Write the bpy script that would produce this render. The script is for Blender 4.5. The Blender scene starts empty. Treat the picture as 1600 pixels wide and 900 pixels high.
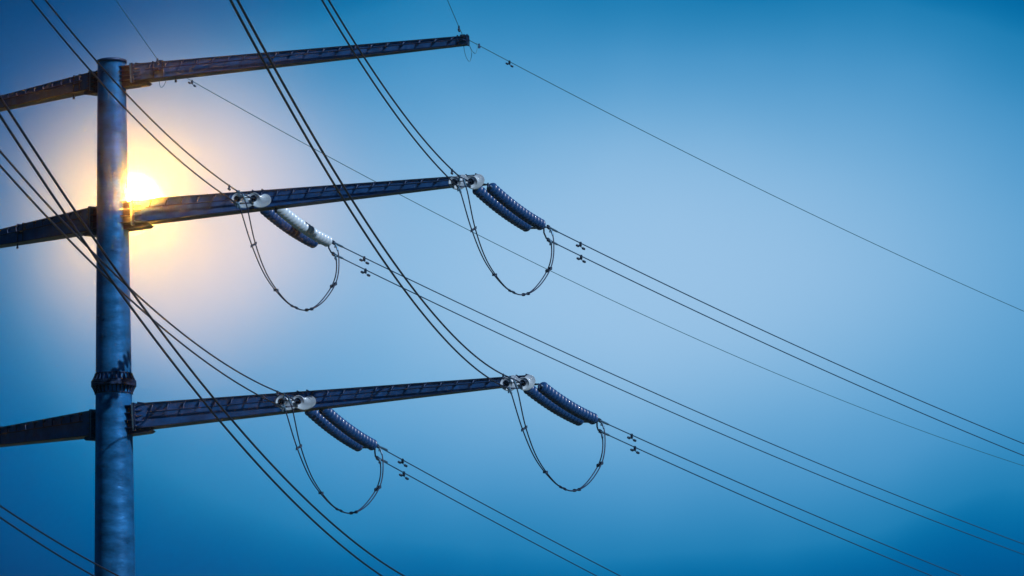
import bpy, math, random
from mathutils import Vector, Matrix, Quaternion
random.seed(7)
scene = bpy.context.scene
col = scene.collection
R = math.radians

# surveyed world coordinates (metres): attachment points, yokes, clamps, jumper shapes and wire sags
D = {'px': -10.517, 'py': 130.0, 'ztop': 26.887, 'zfl': 18.236, 'arms': {'top': {'L': 9.577, 'z0': 26.487, 'sl': 0.03716}, 'mid': {'L': 9.819, 'z0': 22.741, 'sl': 0.04033}, 'low': {'L': 11.078, 'z0': 17.294, 'sl': 0.04651}, 'sub': {'L': 10.932, 'z0': 11.261, 'sl': 0.07499}}, 'hw': {'om': {'A': [-0.98, 127.973, 23.14], 'L': 9.751, 'B': [-1.211, 124.273, 22.443], 'F': [0.696, 131.123, 22.395], 'cf': [[1.004, 131.373, 22.432], [0.998, 131.373, 22.085]], 'cb': [[-1.271, 124.023, 22.514], [-1.308, 124.023, 22.253]], 'J': [[[-1.175, 124.023, 22.447], [-1.084, 124.08, 22.16], [-1.013, 124.332, 21.793], [-0.913, 124.951, 21.355], [-0.705, 126.156, 20.858], [-0.471, 127.164, 20.568], [-0.182, 128.158, 20.335], [0.015, 128.641, 20.273], [0.214, 129.062, 20.251], [0.468, 129.532, 20.371], [0.744, 130.089, 20.658], [1.01, 130.716, 21.148], [1.123, 131.089, 21.586], [1.135, 131.339, 22.112], [1.071, 131.373, 22.361]], [[-1.292, 124.023, 22.252], [-1.216, 124.076, 21.998], [-1.113, 124.361, 21.635], [-0.995, 124.906, 21.299], [-0.77, 126.133, 20.855], [-0.521, 127.251, 20.583], [-0.199, 128.38, 20.371], [-0.002, 128.898, 20.314], [0.215, 129.374, 20.3], [0.47, 129.866, 20.44], [0.713, 130.413, 20.762], [0.944, 130.927, 21.184], [1.054, 131.202, 21.537], [1.079, 131.345, 21.871], [1.049, 131.373, 22.084]]]}, 'im': {'A': [-6.58, 129.163, 22.917], 'L': 4.025, 'B': [-6.783, 125.463, 22.334], 'F': [-5.085, 132.313, 22.291], 'cf': [[-4.784, 132.563, 22.327], [-4.788, 132.563, 22.013]], 'cb': [[-6.915, 125.213, 22.441], [-6.95, 125.213, 22.144]], 'J': [[[-6.81, 125.213, 22.373], [-6.712, 125.27, 22.083], [-6.643, 125.522, 21.712], [-6.56, 126.141, 21.267], [-6.384, 127.347, 20.762], [-6.174, 128.354, 20.465], [-5.906, 129.348, 20.226], [-5.715, 129.831, 20.161], [-5.519, 130.252, 20.137], [-5.268, 130.722, 20.256], [-4.999, 131.279, 20.544], [-4.745, 131.906, 21.035], [-4.644, 132.279, 21.475], [-4.646, 132.53, 22.004], [-4.717, 132.563, 22.256]], [[-6.933, 125.213, 22.177], [-6.852, 125.266, 21.92], [-6.75, 125.552, 21.553], [-6.645, 126.096, 21.212], [-6.453, 127.324, 20.759], [-6.232, 128.441, 20.48], [-5.934, 129.57, 20.261], [-5.744, 130.089, 20.202], [-5.532, 130.565, 20.185], [-5.282, 131.056, 20.325], [-5.047, 131.604, 20.647], [-4.825, 132.117, 21.07], [-4.722, 132.393, 21.425], [-4.704, 132.535, 21.762], [-4.739, 132.563, 21.977]]]}, 'ol': {'A': [0.236, 127.714, 17.813], 'L': 10.993, 'B': [0.00304, 124.014, 17.237], 'F': [1.996, 130.864, 17.126], 'cf': [[2.255, 131.114, 17.171], [2.265, 131.114, 16.88]], 'cb': [[-0.09063, 123.764, 17.333], [-0.128, 123.764, 17.059]], 'J': [[[0.005, 123.764, 17.266], [0.097, 123.821, 16.992], [0.17, 124.074, 16.635], [0.275, 124.693, 16.199], [0.494, 125.898, 15.689], [0.737, 126.905, 15.383], [1.034, 127.9, 15.133], [1.236, 128.383, 15.061], [1.439, 128.804, 15.031], [1.697, 129.273, 15.141], [1.979, 129.83, 15.415], [2.251, 130.457, 15.891], [2.368, 130.831, 16.322], [2.383, 131.081, 16.848], [2.321, 131.114, 17.101]], [[-0.111, 123.764, 17.075], [-0.035, 123.817, 16.832], [0.07, 124.103, 16.481], [0.193, 124.648, 16.145], [0.428, 125.875, 15.687], [0.688, 126.992, 15.396], [1.02, 128.122, 15.163], [1.222, 128.64, 15.097], [1.442, 129.116, 15.074], [1.702, 129.607, 15.204], [1.951, 130.155, 15.513], [2.187, 130.668, 15.925], [2.301, 130.944, 16.275], [2.327, 131.086, 16.611], [2.298, 131.114, 16.828]]]}, 'il': {'A': [-5.458, 128.925, 17.535], 'L': 5.172, 'B': [-5.707, 125.225, 17.056], 'F': [-3.918, 132.075, 16.71], 'cf': [[-3.669, 132.325, 16.754], [-3.674, 132.325, 16.427]], 'cb': [[-5.806, 124.975, 17.188], [-5.842, 124.975, 16.862]], 'J': [[[-5.704, 124.975, 17.12], [-5.608, 125.032, 16.831], [-5.54, 125.284, 16.452], [-5.454, 125.903, 15.987], [-5.274, 127.108, 15.437], [-5.062, 128.116, 15.102], [-4.792, 129.11, 14.825], [-4.602, 129.593, 14.741], [-4.407, 130.014, 14.699], [-4.158, 130.484, 14.797], [-3.89, 131.04, 15.056], [-3.636, 131.667, 15.513], [-3.534, 132.041, 15.93], [-3.533, 132.291, 16.438], [-3.602, 132.325, 16.683]], [[-5.825, 124.975, 16.927], [-5.746, 125.027, 16.67], [-5.645, 125.313, 16.295], [-5.538, 125.858, 15.934], [-5.342, 127.085, 15.436], [-5.117, 128.203, 15.113], [-4.818, 129.332, 14.851], [-4.629, 129.85, 14.77], [-4.418, 130.326, 14.734], [-4.169, 130.818, 14.85], [-3.934, 131.365, 15.144], [-3.713, 131.879, 15.538], [-3.609, 132.154, 15.875], [-3.591, 132.297, 16.199], [-3.624, 132.325, 16.408]]]}, 'eo': {'A': [-1.148, 128.008, 26.946], 'L': 9.579, 'loops': [[[-1.148, 127.908, 26.89], [-1.136, 127.946, 26.642], [-1.09, 127.983, 26.427], [-1.025, 128.021, 26.314], [-0.975, 128.058, 26.337], [-0.938, 128.096, 26.549], [-1.002, 128.133, 26.764], [-1.1, 128.171, 26.962]], [[-1.098, 127.908, 26.889], [-1.0, 127.951, 26.726], [-0.936, 127.994, 26.597], [-0.871, 128.037, 26.519], [-0.821, 128.08, 26.544], [-0.785, 128.123, 26.689], [-0.8, 128.166, 26.818]]]}, 'ei': {'A': [-9.215, 129.723, 26.77], 'L': 1.332, 'loops': [[[-9.208, 129.623, 26.732], [-9.23, 129.661, 26.463], [-9.234, 129.698, 26.246], [-9.204, 129.736, 26.115], [-9.138, 129.773, 26.139], [-9.072, 129.811, 26.283], [-9.022, 129.848, 26.48], [-9.091, 129.886, 26.714]]]}, 'so': {'A': [0.09318, 127.745, 12.068], 'L': 10.848}, 'si': {'A': [-6.134, 129.068, 11.597], 'L': 4.481}}}
# each wire: incoming?, attachment, lower?, x, y, z, azimuth, slope, sag term, damper distance
WIRES = [
 [0, 'om', 0, 1.004, 131.373, 22.432, 30.0, -0.114, 0.000732, 1.733],
 [1, 'om', 0, -1.271, 124.023, 22.514, 183.0, -0.124, 0.00087, 2.975],
 [0, 'om', 1, 0.998, 131.373, 22.085, 30.0, -0.114, 0.000689, 1.765],
 [1, 'om', 1, -1.308, 124.023, 22.253, 183.0, -0.12, 0.000847, -1.0],
 [0, 'im', 0, -4.784, 132.563, 22.327, 30.0, -0.13, 0.000651, 1.562],
 [1, 'im', 0, -6.915, 125.213, 22.441, 183.0, -0.106, 0.001155, 2.222],
 [0, 'im', 1, -4.788, 132.563, 22.013, 30.0, -0.133, 0.000694, 1.625],
 [1, 'im', 1, -6.95, 125.213, 22.144, 183.0, -0.107, 0.001192, -1.0],
 [0, 'ol', 0, 2.255, 131.114, 17.171, 30.0, -0.121, 0.000581, 1.747],
 [1, 'ol', 0, -0.091, 123.764, 17.333, 183.0, -0.118, 0.000884, 3.189],
 [0, 'ol', 1, 2.265, 131.114, 16.88, 30.0, -0.126, 0.000646, 1.887],
 [1, 'ol', 1, -0.128, 123.764, 17.059, 183.0, -0.116, 0.000897, -1.0],
 [0, 'il', 0, -3.669, 132.325, 16.754, 30.0, -0.196, 0.000823, 1.271],
 [1, 'il', 0, -5.806, 124.975, 17.188, 183.0, -0.09854, 0.001071, 1.771],
 [0, 'il', 1, -3.674, 132.325, 16.427, 30.0, -0.197, 0.000733, 1.336],
 [1, 'il', 1, -5.842, 124.975, 16.862, 183.0, -0.08985, 0.000944, -1.0],
 [0, 'eo', 0, -1.148, 128.008, 26.946, 30.0, -0.107, 0.000675, 2.388],
 [1, 'eo', 0, -1.148, 128.008, 26.946, 183.0, -0.05843, 0.000311, 1.803],
 [0, 'ei', 0, -9.215, 129.723, 26.77, 30.0, -0.162, 0.001125, 1.519],
 [1, 'ei', 0, -9.215, 129.723, 26.77, 183.0, -0.0264, 0.000384, 0.539],
 [1, 'so', 0, -0.228, 123.845, 11.705, 186.0, -0.106, 0.002007, -1.0],
 [1, 'so', 1, -0.228, 123.845, 11.365, 186.0, -0.103, 0.001983, -1.0],
 [1, 'si', 0, -6.27, 125.168, 11.252, 186.0, -0.05849, 0.001349, -1.0],
 [1, 'si', 1, -6.27, 125.168, 10.912, 186.0, -0.05702, 0.001419, -1.0],
]
CAM_F=[0.0, 0.987688, 0.156434]
CAM_R=[0.99982, 0.00297, -0.018752]
CAM_U=[0.018985, -0.156406, 0.98751]
GLOW_DIR=[-0.075198, 0.981773, 0.174547]
PALE_DIR=(0.02569, 0.98693, 0.15907)

# ------------------------------------------------------------------ helpers
class MB:
    """collects shapes, links them as ONE mesh object"""
    def __init__(s): s.v=[]; s.f=[]; s.smooth=[]
    def add(s, vs, fs, smooth=False):
        o=len(s.v); s.v+= [tuple(v) for v in vs]; s.f += [tuple(i+o for i in f) for f in fs]; s.smooth += [smooth]*len(fs)
    def box8(s, c):      # 8 corners: 4 of one end then 4 of the other end
        s.add(c, [(3,2,1,0),(4,5,6,7),(0,1,5,4),(1,2,6,5),(2,3,7,6),(3,0,4,7)])
    def obox(s, o, a, b, c, la, lb, lc):   # centre o, axes a b c, full sizes
        a=Vector(a).normalized()*la/2; b=Vector(b).normalized()*lb/2; c=Vector(c).normalized()*lc/2; o=Vector(o)
        s.box8([o-a-b-c,o-a+b-c,o-a+b+c,o-a-b+c,o+a-b-c,o+a+b-c,o+a+b+c,o+a-b+c])
    def tube(s, pts, r, n=8, cap=True, smooth=True):
        pts=[Vector(p) for p in pts]; rs = r if isinstance(r,(list,tuple)) else [r]*len(pts)
        t0=(pts[1]-pts[0]).normalized(); u=t0.orthogonal().normalized(); vs=[]
        for i,p in enumerate(pts):
            a=pts[max(i-1,0)]; b=pts[min(i+1,len(pts)-1)]; t=(b-a).normalized()
            u=(u-t*u.dot(t)).normalized(); w=t.cross(u)
            for k in range(n):
                an=2*math.pi*k/n; vs.append(p+(u*math.cos(an)+w*math.sin(an))*rs[i])
        fs=[]
        for i in range(len(pts)-1):
            for k in range(n):
                k2=(k+1)%n; fs.append((i*n+k,i*n+k2,(i+1)*n+k2,(i+1)*n+k))
        s.add(vs,fs,smooth)
        if cap: s.add(vs[:n],[tuple(range(n))[::-1]]); s.add(vs[-n:],[tuple(range(n))])
    def lathe(s, o, ax, prof, n=24, smooth=True):   # prof: (distance along axis, radius)
        o=Vector(o); ax=Vector(ax).normalized(); u=ax.orthogonal().normalized(); w=ax.cross(u); vs=[]
        for (x,r) in prof:
            for k in range(n):
                an=2*math.pi*k/n; vs.append(o+ax*x+(u*math.cos(an)+w*math.sin(an))*max(r,1e-4))
        fs=[]
        for i in range(len(prof)-1):
            for k in range(n):
                k2=(k+1)%n; fs.append((i*n+k,i*n+k2,(i+1)*n+k2,(i+1)*n+k))
        s.add(vs,fs,smooth)
    def prism(s, pts, d):  # flat polygon pts extruded by vector d
        pts=[Vector(p) for p in pts]; d=Vector(d); n=len(pts)
        s.add(pts+[p+d for p in pts],[tuple(range(n))[::-1],tuple(range(n,2*n))]+[(i,(i+1)%n,(i+1)%n+n,i+n) for i in range(n)])
    def mesh(s, name, mat):
        m=bpy.data.meshes.new(name); m.from_pydata(s.v,[],s.f); m.polygons.foreach_set('use_smooth',s.smooth); m.update()
        m.materials.append(mat); return m
    def build(s, name, mat, parent=None, bevel=0):
        o=bpy.data.objects.new(name,s.mesh(name,mat)); col.objects.link(o)
        if parent: 
            o.parent=parent; o.matrix_parent_inverse=Matrix.Translation(-wloc(parent))
        if bevel:
            b=o.modifiers.new('bevel','BEVEL'); b.width=bevel; b.segments=2; b.limit_method='ANGLE'
        return o
WL={}
def wloc(o):   # world origin of a thing (children meshes are written in world coordinates)
    return WL.get(o.name, Vector((0,0,0)))
def empty(name, loc):
    o=bpy.data.objects.new(name,None); col.objects.link(o); o.location=loc; o.empty_display_size=.2; WL[o.name]=Vector(loc); return o
def tag(o, label=None, cat=None, group=None, kind=None):
    if label: o['label']=label
    if cat: o['category']=cat
    if group: o['group']=group
    if kind: o['kind']=kind
    return o
def az(a): a=R(a); return Vector((math.sin(a),math.cos(a),0))
UP=Vector((0,0,1))
def s2l(c): 
    return tuple((x/255/12.92 if x/255<=.04045 else ((x/255+.055)/1.055)**2.4) for x in c)

# ------------------------------------------------------------------ materials
def mat(name, base, metal=0, rough=.5, var=.25, scale=4, bump=0, bscale=12, stretch=(1,1,1), bdist=.02, spec=.5, coat=0):
    m=bpy.data.materials.new(name); m.use_nodes=True; N=m.node_tree.nodes; Lk=m.node_tree.links
    b=N['Principled BSDF']; b.inputs['Metallic'].default_value=metal; b.inputs['Specular IOR Level'].default_value=spec
    b.inputs['Coat Weight'].default_value=coat
    tc=N.new('ShaderNodeTexCoord'); mp=N.new('ShaderNodeMapping'); mp.inputs['Scale'].default_value=stretch; Lk.new(tc.outputs['Object'],mp.inputs['Vector'])
    no=N.new('ShaderNodeTexNoise'); no.inputs['Scale'].default_value=scale; no.inputs['Detail'].default_value=6; no.inputs['Roughness'].default_value=.62; Lk.new(mp.outputs[0],no.inputs['Vector'])
    rp=N.new('ShaderNodeValToRGB'); e=rp.color_ramp.elements
    e[0].position=.3; e[0].color=tuple(c*(1-var) for c in base)+(1,); e[1].position=.7; e[1].color=tuple(min(1,c*(1+var)) for c in base)+(1,)
    Lk.new(no.outputs['Fac'],rp.inputs['Fac']); Lk.new(rp.outputs[0],b.inputs['Base Color'])
    mr=N.new('ShaderNodeMapRange'); mr.inputs['To Min'].default_value=max(.05,rough-.12); mr.inputs['To Max'].default_value=min(1,rough+.12)
    Lk.new(no.outputs['Fac'],mr.inputs['Value']); Lk.new(mr.outputs[0],b.inputs['Roughness'])
    if bump:
        n2=N.new('ShaderNodeTexNoise'); n2.inputs['Scale'].default_value=bscale; n2.inputs['Detail'].default_value=4; Lk.new(mp.outputs[0],n2.inputs['Vector'])
        bp=N.new('ShaderNodeBump'); bp.inputs['Strength'].default_value=bump; bp.inputs['Distance'].default_value=bdist
        Lk.new(n2.outputs['Fac'],bp.inputs['Height']); Lk.new(bp.outputs[0],b.inputs['Normal'])
    return m
M={}
M['shaft']=mat('galvanised_shaft',(.015,.16,.48),.55,.32,.4,1.6,.4,2.2,(1,1,2.2),.05)
M['arm']=mat('galvanised_arm',(.015,.10,.36),.6,.5,.4,3.0,.3,9)
M['steel']=mat('weathered_steel',(.005,.03,.11),.5,.5,.35,8,.3,30)
M['fitting']=mat('forged_fitting',(.015,.04,.1),.6,.45,.3,10)
M['clampalu']=mat('dull_aluminium',(.08,.2,.38),.7,.42,.25,12)
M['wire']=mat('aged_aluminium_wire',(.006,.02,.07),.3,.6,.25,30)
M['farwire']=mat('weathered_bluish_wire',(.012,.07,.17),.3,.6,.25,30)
M['thinwire']=mat('galvanised_strand',(.03,.16,.25),.4,.55,.2,30)
M['litporcelain']=mat('sunlit_porcelain',(.42,.6,.85),0,.15,.12,14,0,10,(1,1,1),.01,.6,.5)  # pale disc copy, sunlight and flare put into the colour
M['shadeporcelain']=mat('shaded_porcelain',(.004,.05,.2),0,.38,.2,14,0,10,(1,1,1),.01,.5,.3)  # dark copy of the same discs, shade put into the colour
M['cap']=mat('cast_insulator_cap',(.03,.08,.18),.5,.45,.3,12)
M['ground']=mat('dry_grass_soil',(.05,.07,.03),0,.95,.5,.4,.6,1.5,(1,1,1),.3)
M['concrete']=mat('concrete',(.3,.3,.29),0,.9,.2,3,.3,14)

# ------------------------------------------------------------------ camera
cam=bpy.data.cameras.new('camera'); co=bpy.data.objects.new('camera',cam); col.objects.link(co); scene.camera=co
f,r_,u=Vector(CAM_F),Vector(CAM_R),Vector(CAM_U)
co.matrix_world=Matrix(((r_[0],u[0],-f[0],0),(r_[1],u[1],-f[1],0),(r_[2],u[2],-f[2],0),(0,0,0,1)))
cam.sensor_width=36; cam.lens=7800/1600*36; cam.clip_start=.5; cam.clip_end=8000

# ------------------------------------------------------------------ ground
PX,PY=D['px'],D['py']; P0=Vector((PX,PY,0))
def gz(x,y):
    t=min(1,max(0,(y-8)/95)); t=t*t*(3-2*t)
    return -1.7-12.5*t+.5*math.sin(x*.031+1)*math.cos(y*.027)*min(1,(abs(x)+abs(y))/60)
g=MB(); n=96; xs=[]
def sp(i): 
    q=(i/n-.5)*2; return math.copysign(abs(q)**3,q)*4200+q*160
vs=[(sp(i),sp(j)+40,gz(sp(i),sp(j)+40)) for j in range(n+1) for i in range(n+1)]
g.add(vs,[(j*(n+1)+i,j*(n+1)+i+1,(j+1)*(n+1)+i+1,(j+1)*(n+1)+i) for j in range(n) for i in range(n)],True)
tag(g.build('ground',M['ground']),kind='structure')
GZ=gz(PX,PY)

# ------------------------------------------------------------------ the tower
tower=empty('transmission_tower',(PX,PY,GZ))
tag(tower,'tall tubular steel power pole with long box-shaped arms on both sides','power pole')
def rad(z): return .395+(25.1-z)*.0118
NS=24
def shaft(name,z0,z1,cap):
    m=MB(); 
    k=14; vs=[]
    zs=[z0+(z1-z0)*i/k for i in range(k+1)]
    for z in zs:
        for a in range(NS):
            t=2*math.pi*(a+.5)/NS; vs.append((PX+rad(z)*math.cos(t),PY+rad(z)*math.sin(t),z))
    m.add(vs,[(i*NS+a,i*NS+(a+1)%NS,(i+1)*NS+(a+1)%NS,(i+1)*NS+a) for i in range(k) for a in range(NS)],True)
    m.add(vs[-NS:],[tuple(range(NS))])
    return m.build(name,M['shaft'],tower)
ZF=D['zfl']
shaft('lower_shaft',GZ-.3,ZF-.02,0); us=shaft('upper_shaft',ZF+.02,D['ztop'],1)
m=MB(); m.lathe((PX,PY,D['ztop']-.05),UP,[(0,rad(27)),(0,rad(27)+.03),(.07,rad(27)+.03),(.09,rad(27)-.02),(.09,0)],NS); m.build('cap_plate',M['steel'],tower)
m=MB(); rf=rad(ZF); m.lathe((PX,PY,ZF-.075),UP,[(0,rf-.02),(0,rf+.12),(.07,rf+.12),(.07,rf-.02)],48,False)
m.lathe((PX,PY,ZF+.005),UP,[(0,rf-.02),(0,rf+.12),(.07,rf+.12),(.07,rf-.02)],48,False)
m.lathe((PX,PY,ZF+.25),UP,[(0,rf-.03),(0,rf+.028),(.02,rf+.028),(.02,rf-.03)],48,False)
m.lathe((PX,PY,ZF-.27),UP,[(0,rf-.03),(0,rf+.032),(.02,rf+.032),(.02,rf-.03)],48,False)
flange=m.build('flange',M['steel'],tower)
NB=28
mb_up=None
for k in range(NB):
    a=2*math.pi*k/NB; d=Vector((math.cos(a),math.sin(a),0)); t=Vector((-d.y,d.x,0))*.02
    b=P0+UP*(ZF+.075)
    m=MB(); m.prism([b+d*(rf-.02)-t/2,b+d*(rf+.105)-t/2,b+d*(rf+.02)+UP*.178-t/2,b+d*(rf-.02)+UP*.178-t/2],t); m.build('stiffener',M['steel'],flange)
    b=P0+UP*(ZF-.075)
    m=MB(); m.prism([b+d*(rf-.02)-t/2,b+d*(rf+.105)-t/2,b+d*(rf+.024)-UP*.178-t/2,b+d*(rf-.02)-UP*.178-t/2],t); m.build('stiffener',M['steel'],flange)
m=MB(); m.obox((PX,PY,GZ+.1),(1,0,0),(0,1,0),UP,3.2,3.2,.9)
m.build('footing',M['concrete'],tower,.03)

def arm(L,z0,sl,azi,h0,h1,w0,w1,atts,tip=.12,topattach=False,side=1):
    """tapered box arm; atts = distances along it that carry lugs"""
    e1=(az(azi)+UP*sl).normalized(); e2=az(azi).cross(UP).normalized(); e3=e2.cross(e1).normalized()
    if e3.z<0: e3=-e3
    o=P0+UP*z0
    if e2.y>0: near=-e2
    else: near=e2
    Lr=.66; Lt=L+tip
    hh=lambda l: h0+(h1-h0)*(l-Lr)/(Lt-Lr)
    ww=lambda l: w0+(w1-w0)*(l-Lr)/(Lt-Lr)
    def P(l,a,b): return o+e1*l+near*a+e3*b
    def sect(l,dw=0,dh=0): w=ww(l)/2+dw; h=hh(l)/2+dh; return [P(l,-w,-h),P(l,w,-h),P(l,w,h),P(l,-w,h)]
    m=MB(); 
    ls=[Lr+(Lt-Lr)*i/12 for i in range(13)]
    vs=[]
    for l in ls: vs+=sect(l)
    fs=[]
    for i in range(12):
        for k in range(4): fs.append((i*4+k,i*4+(k+1)%4,(i+1)*4+(k+1)%4,(i+1)*4+k))
    fs+= [(3,2,1,0),tuple(48+k for k in range(4))]
    m.add(vs,fs); body=m.build('crossarm',M['arm'],tower)
    # top and bottom plates, a little wider than the web
    for sg,nm in ((1,'top_plate'),(-1,'bottom_plate')):
        m=MB()
        def c4(l,h): w=ww(l)/2+.028; y=sg*(hh(l)/2+.003); return [P(l,-w,y),P(l,w,y),P(l,w,y+sg*h),P(l,-w,y+sg*h)]
        m.box8(c4(Lr+.03,.02)+c4(Lt,.02)); m.build(nm,M['steel'],body)
    m=MB(); m.obox(P(Lt+.012,0,0),e1,near,e3,.022,ww(Lt)+.07,hh(Lt)+.07); m.build('end_plate',M['steel'],body)
    # bolted root flanges with ribs reaching back round the shaft
    for q in (.60,.645):
        m=MB(); m.obox(P(q,0,-.02),e1,near,e3,.04,w0+.17,h0+.12)
        if q<.62:
            for a in (-1,1):
                for k in range(4): m.lathe(P(.57,a*(w0/2+.055),-.02+(k-1.5)*(h0)/3.6),e1,[(0,0),(0,.017),(.125,.017),(.125,0)],6,False)
        m.build('flange_plate',M['clampalu'] if q<.62 else M['steel'],body)
    for k in range(4):
        y=(k-1.5)/1.5*(h0/2-.02); m=MB()
        w=w0/2+.06
        m.prism([P(.15,-w*.95,y-.012),P(.15,w*.95,y-.012),P(.36,w*1.0,y-.012),P(.578,w,y-.012),P(.578,-w,y-.012)],e3*.024)
        m.build('root_rib',M['steel'],body)
    m=MB(); w=w0/2-.03
    m.prism([P(.2,-w,-h0/2-.02),P(.578,-w,-h0/2-.02),P(.578,-w,h0/2),P(.2,-w,h0/2)],near*2*w); m.build('root_box',M['steel'],body)
    for k in range(5):   # small gussets outside the flange
        y=(k-2)/2*(h0/2-.03)
        m=MB(); m.prism([P(.667,w0/2+.001,y-.01),P(.667,w0/2+.07,y-.01),P(.86,w0/2+.001,y-.01)],e3*.02); m.build('gusset',M['steel'],body)
    m=MB(); yb=-h0/2-.03
    m.prism([P(.3,-w,yb),P(1.0,-w,yb),P(1.06,-w,yb-.05),P(.98,-w,yb-.10),P(.3,-w,yb-.13)],near*2*w); m.build('bottom_bracket',M['steel'],body)
    m=MB()
    m.prism([P(.66,-.02,h0/2+.03),P(.66,-.02,h0/2+.10),P(1.0,-.02,h0/2+.03)],near*.04); m.build('gusset',M['steel'],body)
    # safety rail along the near web with its standoffs
    m=MB(); m.tube([P(l,ww(l)/2+.075,hh(l)*.10) for l in [1.0+(Lt-1.1)*i/10 for i in range(11)]],.016,6); m.build('safety_rail',M['steel'],body)
    l=1.15; 
    while l<Lt-.15:
        m=MB(); w=ww(l)/2
        m.tube([P(l,w-.01,hh(l)*.42),P(l,w+.06,hh(l)*.38),P(l-.05,w+.075,hh(l)*.10)],.018,5)
        m.obox(P(l,w+.03,hh(l)*.44),e1,near,e3,.07,.07,.035)
        m.build('rail_bracket',M['steel'],body); l+=.43
    # attachment collars with side lugs and a drain bolt underneath
    for l in atts:
        w=ww(l)/2; h=hh(l)/2
        m=MB(); 
        for q in(-.13,.13):
            m.obox(P(l+q,w+.012,0),e1,near,e3,.03,.022,2*h+.05); m.obox(P(l+q,-w-.012,0),e1,near,e3,.03,.022,2*h+.05)
            m.obox(P(l+q,0,h+.04),e1,near,e3,.03,2*w+.05,.03)
        for a in(-1,1):
            m.prism([P(l-.1,a*w,-.02),P(l+.1,a*w,-.02),P(l+.05,a*(w+.13),-.02),P(l-.05,a*(w+.13),-.02)],e3*.03)
        m.build('attachment_lug',M['steel'],body)
        m=MB(); m.lathe(P(l+.42,0,-h-.14),e3,[(0,0),(0,.032),(.05,.032),(.06,.022),(.12,.022)],8,False); m.build('hanging_bolt',M['steel'],body)
    return body
A=D['arms']; HW=D['hw']
spec={'top':(.41,.185,.42,.18,['ei','eo']),'mid':(.58,.18,.5,.2,['im','om']),'low':(.62,.18,.5,.2,['il','ol']),'sub':(.68,.24,.5,.22,['si','so'])}
for k,(h0,h1,w0,w1,at) in spec.items():
    a=A[k]; atts=[HW[q]['L'] for q in at]
    arm(a['L'],a['z0'],a['sl'],102,h0,h1,w0,w1,[x for x in atts if x<a['L']+.05],.10)
    arm(a['L'],a['z0']-.05,.03,320,h0,h1,w0,w1,[x for x in atts if x<a['L']+.05],.10)

# ------------------------------------------------------------------ insulator sets
PROF_CAP=[(-.012,0),(-.012,.03),(0,.046),(.05,.05),(.06,.055)]
PROF_SHED=[(.052,.05),(.058,.09),(.072,.125),(.092,.15),(.108,.158),(.116,.155),(.112,.146),(.094,.135),(.1,.12),(.086,.108),(.09,.09),(.07,.075),(.074,.05),(.07,.03)]
PROF_PIN=[(.06,.018),(.185,.018)]
m=MB(); m.lathe((0,0,0),(0,0,1),PROF_SHED,28); shed_mesh=m.mesh('insulator_disc',M['litporcelain']); dark_mesh=m.mesh('insulator_disc',M['shadeporcelain'])
m=MB(); m.lathe((0,0,0),(0,0,1),PROF_CAP,14); m.lathe((0,0,0),(0,0,1),PROF_PIN,8); cap_mesh=m.mesh('disc_cap',M['cap'])
ND=17; PITCH=.172
def place(mesh,name,loc,d,parent,pl):
    o=bpy.data.objects.new(name,mesh); col.objects.link(o); o.parent=parent; o.matrix_parent_inverse=Matrix.Translation(-pl)
    q=Vector((0,0,1)).rotation_difference(Vector(d)); o.rotation_mode='QUATERNION'; o.rotation_quaternion=q; o.location=loc; return o
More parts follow.
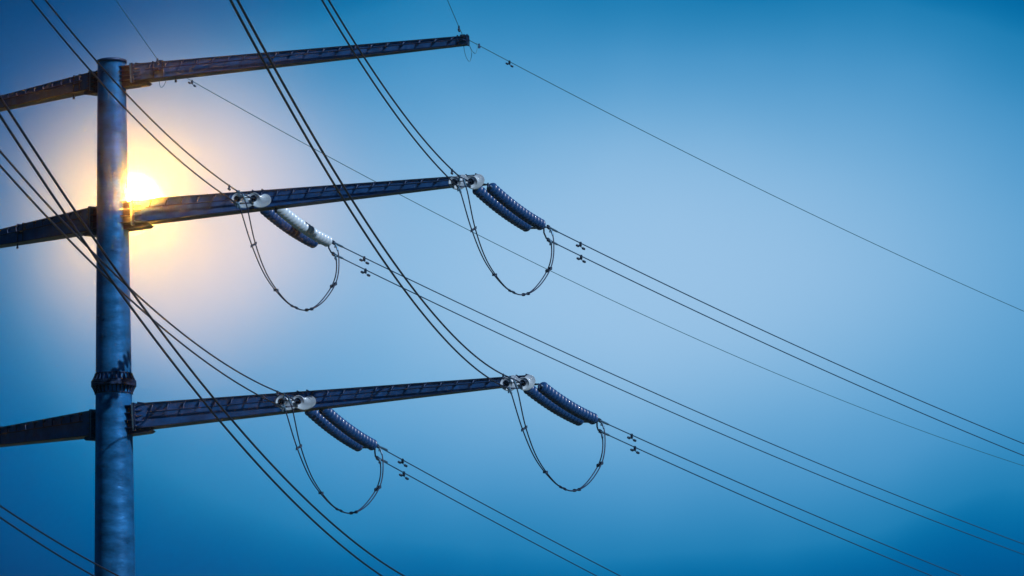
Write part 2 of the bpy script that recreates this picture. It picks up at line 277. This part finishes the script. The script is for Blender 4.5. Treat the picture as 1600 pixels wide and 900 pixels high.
def insset(k,back,label):
    Apt=Vector(HW[k]['A']); Y=Vector(HW[k]['B' if back else 'F']); clamps=[Vector(c) for c in HW[k]['cb' if back else 'cf']]
    dh=Vector((Y.x-Apt.x,Y.y-Apt.y,0)).normalized(); pr=dh.cross(UP).normalized()
    root=empty('insulator_set',Apt); tag(root,label,'insulator','twin disc insulator sets pulling on the arms')
    st=Apt+dh*.2+UP*(-.02); d=(Y-st).normalized()
    topc=st+d*.2
    # shackle + spreader plate at the arm
    m=MB(); m.tube([st-dh*.05,st+d*.05,topc],.028,8); m.obox(st,dh,pr,UP,.12,.06,.09); m.build('shackle',M['fitting'],root)
    m=MB(); n_=pr.cross(d).normalized()
    m.prism([topc-d*.07-pr*.05-n_*.01,topc-d*.07+pr*.05-n_*.01,topc+pr*.24+d*.05-n_*.01,topc+pr*.24+d*.10-n_*.01,topc-pr*.24+d*.10-n_*.01,topc-pr*.24+d*.05-n_*.01],n_*.02); m.build('yoke_plate',M['fitting'],root)
    Lc=(Y-topc).length
    for sg in(-1,1):
        a=topc+d*.08+pr*.21*sg; b=Y+pr*.21*sg
        Ls=(b-a).length; sag=.085*Ls/3.3
        def c(t): return a+(b-a)*t-UP*sag*4*t*(1-t)
        mm=MB(); t0=.10/Ls; mm.tube([a,c(t0)],.02,8); 
        total=ND*PITCH; tb=t0+total/Ls
        mm.tube([c(min(tb,.97)),b],.022,8)
        mm.lathe(c(t0)-(c(t0)-a).normalized()*.0,(c(t0+.01)-c(t0)),[(-.03,.0),(-.03,.035),(0,.035)],10)
        if back:
            q1=c(min(tb,.97)); q2=(b-q1).normalized(); sock=MB(); sock.lathe(q1-q2*.05,q2,[(0,0),(0,.05),(.03,.085),(.11,.09),(.12,.075),(.06,.05),(.06,0)],16)
        string=mm.build('insulator_string',M['fitting'],root)
        if back:
            so_=sock.build('end_socket',M['fitting']); so_.parent=string
        for i in range(ND):
            t=t0+i*PITCH/Ls; p=c(t); dd=(c(t+.02)-c(t-.02)).normalized()
            s_=bpy.data.objects.new('insulator_disc',shed_mesh if back or (k=='im' and (pr*sg).x>0) else dark_mesh); col.objects.link(s_)  # lit copy on incoming sets and one inner string, shaded copy elsewhere
            s_.parent=string; s_.matrix_parent_inverse=string.matrix_world.inverted() if False else Matrix.Identity(4)
            s_.rotation_mode='QUATERNION'; s_.rotation_quaternion=Vector((0,0,1)).rotation_difference(dd); s_.location=p
            for cm in (cap_mesh,):
                c_=bpy.data.objects.new('disc_cap',cm); col.objects.link(c_); c_.parent=string; c_.rotation_mode='QUATERNION'; c_.rotation_quaternion=s_.rotation_quaternion; c_.location=p
    # line-end yoke: spreader plus hanging link plates to the two dead-end clamps
    m=MB(); n_=pr.cross(d).normalized()
    m.prism([Y-pr*.25-d*.03-n_*.012,Y+pr*.25-d*.03-n_*.012,Y+pr*.25+d*.05-n_*.012,Y+pr*.06+d*.13-n_*.012,Y-pr*.25+d*.05-n_*.012],n_*.024); m.build('yoke_plate',M['fitting'],root)
    side=pr if pr.x>0 else -pr
    j=Y+side*.17+d*.07
    m=MB(); 
    m.tube([j,clamps[0]-d*.02],.02,8); m.tube([j,j-UP*.14+d*.0,clamps[1]-d*.12,clamps[1]],.022,8)
    m.obox(clamps[0],d,pr,UP,.12,.05,.09); m.obox(clamps[1],d,pr,UP,.12,.05,.09); m.build('adjusting_link',M['fitting'],root)
    for c in clamps:
        azw=30 if not back else 183
        w=az(azw)-UP*.12; w.normalize()
        m=MB(); m.tube([c-w*.05,c+w*.02,c+w*.42,c+w*.5],[.02,.033,.03,.02],10); m.tube([c+w*.1,c+w*.08-UP*.12],.022,8)
        m.build('dead_end_clamp',M['clampalu'],root)
    return root
where={'om':'outer end of the middle right arm','im':'middle right arm nearer the pole','ol':'outer end of the lower right arm','il':'lower right arm nearer the pole'}
for k in('om','im','ol','il'):
    lf={'om':'twin dark blue disc strings slanting right from the outer end of the middle arm',
        'im':'palest twin disc strings slanting right from under the middle arm',
        'ol':'twin dark blue disc strings slanting right from the lower arm tip',
        'il':'darkest twin disc strings slanting right from under the lower arm near the pole'}[k]
    lb={'om':'pale bell-shaped insulators seen end-on at the outer end of the middle arm',
        'im':'white bell-shaped insulators seen end-on against the middle arm near the pole',
        'ol':'pale bell-shaped insulators seen end-on at the lower arm tip',
        'il':'white bell-shaped insulators seen end-on against the lower arm near the pole'}[k]
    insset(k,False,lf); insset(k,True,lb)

# ------------------------------------------------------------------ conductors
def wpos(w,t):
    p=Vector(w['p']); return p+az(w['az'])*t+UP*(-w['s']*-1*t+w['c']*t*t)
def damper(w,label,small):
    t=w['damp']; p=wpos(w,t); d=(wpos(w,t+.2)-wpos(w,t-.2)).normalized(); k=.8 if small else 1
    root=empty('vibration_damper',p); tag(root,label,'damper','vibration dampers clamped on the wires')
    m=MB(); m.obox(p-UP*.03*k,d,d.cross(UP),UP,.05*k,.055*k,.12*k); m.build('clamp',M['fitting'],root)
    a=p-UP*.10*k
    m=MB(); m.tube([a-d*.18*k-UP*.012,a,a+d*.18*k-UP*.012],.009,6); m.build('messenger_cable',M['fitting'],root)
    for sg in(-1,1):
        m=MB(); b=a+d*sg*.17*k-UP*.012; m.lathe(b-d*sg*.06*k,d*sg,[(0,0),(0,.03*k),(.02*k,.036*k),(.10*k,.032*k),(.12*k,.02*k),(.12*k,0)],12); m.build('weight',M['fitting'],root)
names={'om':'middle arm tip','im':'middle arm near the pole','ol':'lower arm tip','il':'lower arm near the pole'}
for row in WIRES:
    S='FB'[row[0]]; k=row[1]; j=('upper','lower')[row[2]]
    w={'p':row[3:6],'az':row[6],'s':row[7],'c':row[8]}
    if row[9]>0: w['damp']=row[9]
    T=(151 if k[0]=='e' else 160) if S=='F' else (90 if k=='so' else 100 if k=='si' else 118)
    n=90; m=MB(); pts=[wpos(w,-.02+(T)*(i/n)**1.25) for i in range(n+1)]
    e=k[0]=='e'
    m.tube(pts,(.0105 if S=='F' else .0085) if e else (.0165 if S=='F' else .0185),8)
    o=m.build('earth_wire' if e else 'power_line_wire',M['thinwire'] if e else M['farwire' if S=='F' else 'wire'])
    if e:
        lab={('F','eo'):'thin wire running down to the right edge from the topmost arm tip',('F','ei'):'faint thin wire leaving beneath the topmost arm near the pole to the right edge',
             ('B','eo'):'short thin wire rising steeply from the topmost arm tip',('B','ei'):'thin wire rising to the upper left from the topmost arm near the pole'}[(S,k)]
        tag(o,lab,'wire','earth wires on the topmost arm')
    elif S=='F':
        tag(o,'%s wire of the pair leaving rightwards from the %s'%(j,names[k]) ,'wire','paired wires running away to the lower right')
    else:
        if k=='so': lab='%s wire of the pair crossing pole and lower arm to the bottom edge'%j
        elif k=='si': lab='%s wire of the short pair in the bottom left corner'%j
        else: lab='%s wire of the pair coming from upper left to the %s'%(j,names[k])
        tag(o,lab,'wire','paired wires coming in from the upper left')
    if 'damp' in w:
        pl={'om':'middle arm tip','im':'middle arm near the pole','ol':'lower arm tip','il':'lower arm near the pole','eo':'tip of the topmost arm','ei':'topmost arm beside the pole'}[k]
        if S=='F': lab='damper on the %s wire leaving right from the %s'%(j,pl) if not e else 'damper on the thin wire leaving right from the %s'%pl
        else: lab='tiny damper on the incoming wire before the %s'%pl
        damper(w,lab,e or S=='B')

# ------------------------------------------------------------------ jumpers
def catmull(pts,n=6):
    pts=[Vector(p) for p in pts]; out=[]
    for i in range(len(pts)-1):
        p0=pts[max(i-1,0)];p1=pts[i];p2=pts[i+1];p3=pts[min(i+2,len(pts)-1)]
        for q in range(n):
            t=q/n; out.append(.5*((2*p1)+(p2-p0)*t+(2*p0-5*p1+4*p2-p3)*t*t+(3*p1-p0-3*p2+p3)*t**3))
    out.append(pts[-1]); return out
def smooth(p,it=6):
    for _ in range(it): p=[p[0]]+[(p[i-1]+p[i]*2+p[i+1])/4 for i in range(1,len(p)-1)]+[p[-1]]
    return p
for k in('om','im','ol','il'):
    J=[smooth(catmull(j)) for j in HW[k]['J']]
    root=empty('jumper_loop',J[0][0]); tag(root,'twin-cable loop sagging in a deep U below the %s'%names[k],'jumper cable','jumper loops under the arms')
    for j in J: 
        m=MB(); m.tube(j,.0165,8); m.build('cable',M['wire'],root)
        for q in (j[:5],j[-5:]):
            m=MB(); m.tube(q,.027,8); m.build('terminal_sleeve',M['clampalu'],root)
    def frac(p,t):
        return p[min(len(p)-1,int(t*(len(p)-1)))]
    for t in (.22,.38,.52,.64,.8):
        a=frac(J[0],t); b=min(J[1],key=lambda q:(q-a).length); c=(a+b)/2; d=(b-a); ln=max(d.length,.05); d=d.normalized() if d.length>1e-3 else Vector((1,0,0))
        m=MB(); m.tube([c-d*(ln/2+.03),c+d*(ln/2+.03)],.022,8)
        for q in(a,b): m.obox(q,d,UP,d.cross(UP),.065,.07,.07)
        m.build('spacer',M['fitting'],root)
for k,nn in(('eo','tip of the topmost arm'),('ei','topmost arm beside the pole')):
    root=empty('earth_wire_jumper',HW[k]['A']); tag(root,'small thin wire loops dangling below the %s'%nn,'jumper cable')
    for l in HW[k]['loops']:
        m=MB(); m.tube(catmull(l),.0075,6); m.build('cable',M['thinwire'],root)
    a=Vector(HW[k]['A']); m=MB(); m.obox(a,az(102),az(12),UP,.14,.22,.10); 
    m.tube([a,a+az(30)*.3-UP*.03],.02,8); m.tube([a,a+az(183)*.3-UP*.02],.02,8); m.build('strain_clamp',M['fitting'],root)

# ------------------------------------------------------------------ sky and light
SUN_AZ,SUN_EL=128,42
w=bpy.data.worlds.new('World'); scene.world=w; w.use_nodes=True; N=w.node_tree.nodes; Lk=w.node_tree.links
N.clear(); out=N.new('ShaderNodeOutputWorld')
sky=N.new('ShaderNodeTexSky'); sky.sky_type='NISHITA'; sky.sun_disc=False; sky.sun_elevation=R(SUN_EL); sky.sun_rotation=R(SUN_AZ); sky.air_density=1.2; sky.dust_density=.6
tc=N.new('ShaderNodeTexCoord')
def vmath(op,a,b=None):
    n=N.new('ShaderNodeVectorMath'); n.operation=op
    for i,x in enumerate((a,b)):
        if x is None: continue
        if hasattr(x,'is_linked') or hasattr(x,'links'): Lk.new(x,n.inputs[i])
        else: n.inputs[i].default_value=x
    return n
def mth(op,a,b=None,clamp=False):
    n=N.new('ShaderNodeMath'); n.operation=op; n.use_clamp=clamp
    for i,x in enumerate((a,b)):
        if x is None: continue
        if isinstance(x,(int,float)): n.inputs[i].default_value=x
        else: Lk.new(x,n.inputs[i])
    return n.outputs[0]
dirv=vmath('NORMALIZE',tc.outputs['Generated']).outputs[0]
def gauss(center,rx,ry,warp=None):
    """soft lobe of sky round a compass direction; rx sideways, ry in height (radians)"""
    c=Vector(center).normalized(); side=Vector((c.y,-c.x,0)).normalized(); up=side.cross(c).normalized()
    if up.z<0: up=-up
    src=dirv if warp is None else warp
    d=vmath('SUBTRACT',src,tuple(c)).outputs[0]
    a=mth('DIVIDE',vmath('DOT_PRODUCT',d,tuple(side)).outputs['Value'],rx); b=mth('DIVIDE',vmath('DOT_PRODUCT',d,tuple(up)).outputs['Value'],ry)
    z=mth('DIVIDE',vmath('DOT_PRODUCT',d,tuple(c)).outputs['Value'],.5)
    return mth('ADD',mth('ADD',mth('MULTIPLY',a,a),mth('MULTIPLY',b,b)),mth('MULTIPLY',z,z)),a,b
def expneg(q): return mth('EXPONENT',mth('MULTIPLY',q,-1.0))
# thin uneven veil: domain-warped direction
ns=N.new('ShaderNodeTexNoise'); ns.inputs['Scale'].default_value=14; ns.inputs['Detail'].default_value=3; ns.inputs['Roughness'].default_value=.45; Lk.new(dirv,ns.inputs['Vector'])
wn=vmath('SUBTRACT',ns.outputs['Color'],(.5,.5,.5)).outputs[0]; ws=N.new('ShaderNodeVectorMath'); ws.operation='SCALE'; Lk.new(wn,ws.inputs[0]); ws.inputs['Scale'].default_value=.018
warp=vmath('ADD',dirv,ws.outputs[0]).outputs[0]
q,_,_=gauss(PALE_DIR,.138,.062,warp); s=expneg(q)
ramp=N.new('ShaderNodeValToRGB'); cr=ramp.color_ramp; cr.interpolation='B_SPLINE'
stops=[(0,(0,40,84)),(.2,(0,70,128)),(.3,(0,89,148)),(.37,(0,104,162)),(.44,(20,125,179)),(.6,(68,148,201)),(.8,(112,173,217)),(1,(160,199,233))]
while len(cr.elements)<len(stops): cr.elements.new(.5)
for e,(p,c) in zip(cr.elements,stops): e.position=p; e.color=s2l(c)+(1,)
Lk.new(s,ramp.inputs['Fac'])
# second sun glow added in the sky, apart from the sun lamp
gs,_,_=gauss(GLOW_DIR,1,1,None)
def glowlobe(rad): 
    return expneg(mth('MULTIPLY',gs,1/rad**2))
def glowpow(rad,pw):
    return mth('POWER',mth('ADD',mth('MULTIPLY',gs,1/rad**2),1.0),-pw)
def mix(fac,a,b):
    n=N.new('ShaderNodeMix'); n.data_type='RGBA'
    Lk.new(fac,n.inputs[0])
    for i,x in ((6,a),(7,b)):
        if isinstance(x,tuple): n.inputs[i].default_value=s2l(x)+(1,)
        else: Lk.new(x,n.inputs[i])
    return n.outputs[2]
gw,_,_=gauss((-0.0637, 0.98329, 0.17056),.029,.026,warp)
c1=mix(mth('MULTIPLY',expneg(mth('POWER',gw,1.4)),.93),ramp.outputs[0],(220,212,222))
c2=mix(mth('MULTIPLY',glowlobe(.0165),.85),c1,(255,226,190))
c3=mix(mth('MULTIPLY',glowlobe(.0048),1.0),c2,(255,238,190))
core=N.new('ShaderNodeMix'); core.data_type='RGBA'; core.blend_type='ADD'; Lk.new(glowlobe(.002),core.inputs[0]); Lk.new(c3,core.inputs[6]); core.inputs[7].default_value=(11000,5200,520,1)  # added bright core, makes the haze glow over the steel
# weight of the veil against the clear Nishita sky
tint=N.new('ShaderNodeMix'); tint.data_type='RGBA'; tint.blend_type='MULTIPLY'; tint.inputs[0].default_value=1; Lk.new(sky.outputs[0],tint.inputs[6]); tint.inputs[7].default_value=(.02,.09,.2,1)
bg1=N.new('ShaderNodeBackground'); Lk.new(tint.outputs[2],bg1.inputs[0]); bg1.inputs[1].default_value=.05
bg2=N.new('ShaderNodeBackground'); Lk.new(core.outputs[2],bg2.inputs[0]); bg2.inputs[1].default_value=1
qq,_,_=gauss(PALE_DIR,.3,.15,None); wv=mth('MULTIPLY',mth('SUBTRACT',expneg(mth('MULTIPLY',qq,qq)),.15),1.25,True)
ms=N.new('ShaderNodeMixShader'); Lk.new(wv,ms.inputs[0]); Lk.new(bg1.outputs[0],ms.inputs[1]); Lk.new(bg2.outputs[0],ms.inputs[2]); Lk.new(ms.outputs[0],out.inputs['Surface'])

sl=bpy.data.lights.new('sun','SUN'); so=bpy.data.objects.new('sun',sl); col.objects.link(so)
sl.energy=4.6; sl.angle=R(.5); sl.color=(1,.97,.92)
sd=az(SUN_AZ)*math.cos(R(SUN_EL))+UP*math.sin(R(SUN_EL))
so.rotation_mode='QUATERNION'; so.rotation_quaternion=Vector((0,0,1)).rotation_difference(sd); so.location=(0,0,60)

w.cycles.sampling_method='MANUAL'; w.cycles.sample_map_resolution=4096
# ------------------------------------------------------------------ hazy air
hz=bpy.data.materials.new('haze_air'); hz.use_nodes=True; hn=hz.node_tree; hn.nodes.clear()
ho=hn.nodes.new('ShaderNodeOutputMaterial'); hv=hn.nodes.new('ShaderNodeVolumePrincipled')
hv.inputs['Color'].default_value=(.98,.98,.98,1); hv.inputs['Density'].default_value=.0003; hv.inputs['Anisotropy'].default_value=.999
hn.links.new(hv.outputs[0],ho.inputs['Volume'])
m=MB(); m.box8([Vector((x,y,z)) for x,y,z in ((-5000,-5000,-17),(-5000,5000,-17),(-5000,5000,29),(-5000,-5000,29),(5000,-5000,-17),(5000,5000,-17),(5000,5000,29),(5000,-5000,29))])
tag(m.build('haze',hz),kind='stuff')
scene.render.engine='CYCLES'
scene.view_settings.view_transform='Standard'; scene.view_settings.look='None'; scene.view_settings.exposure=0; scene.view_settings.gamma=1
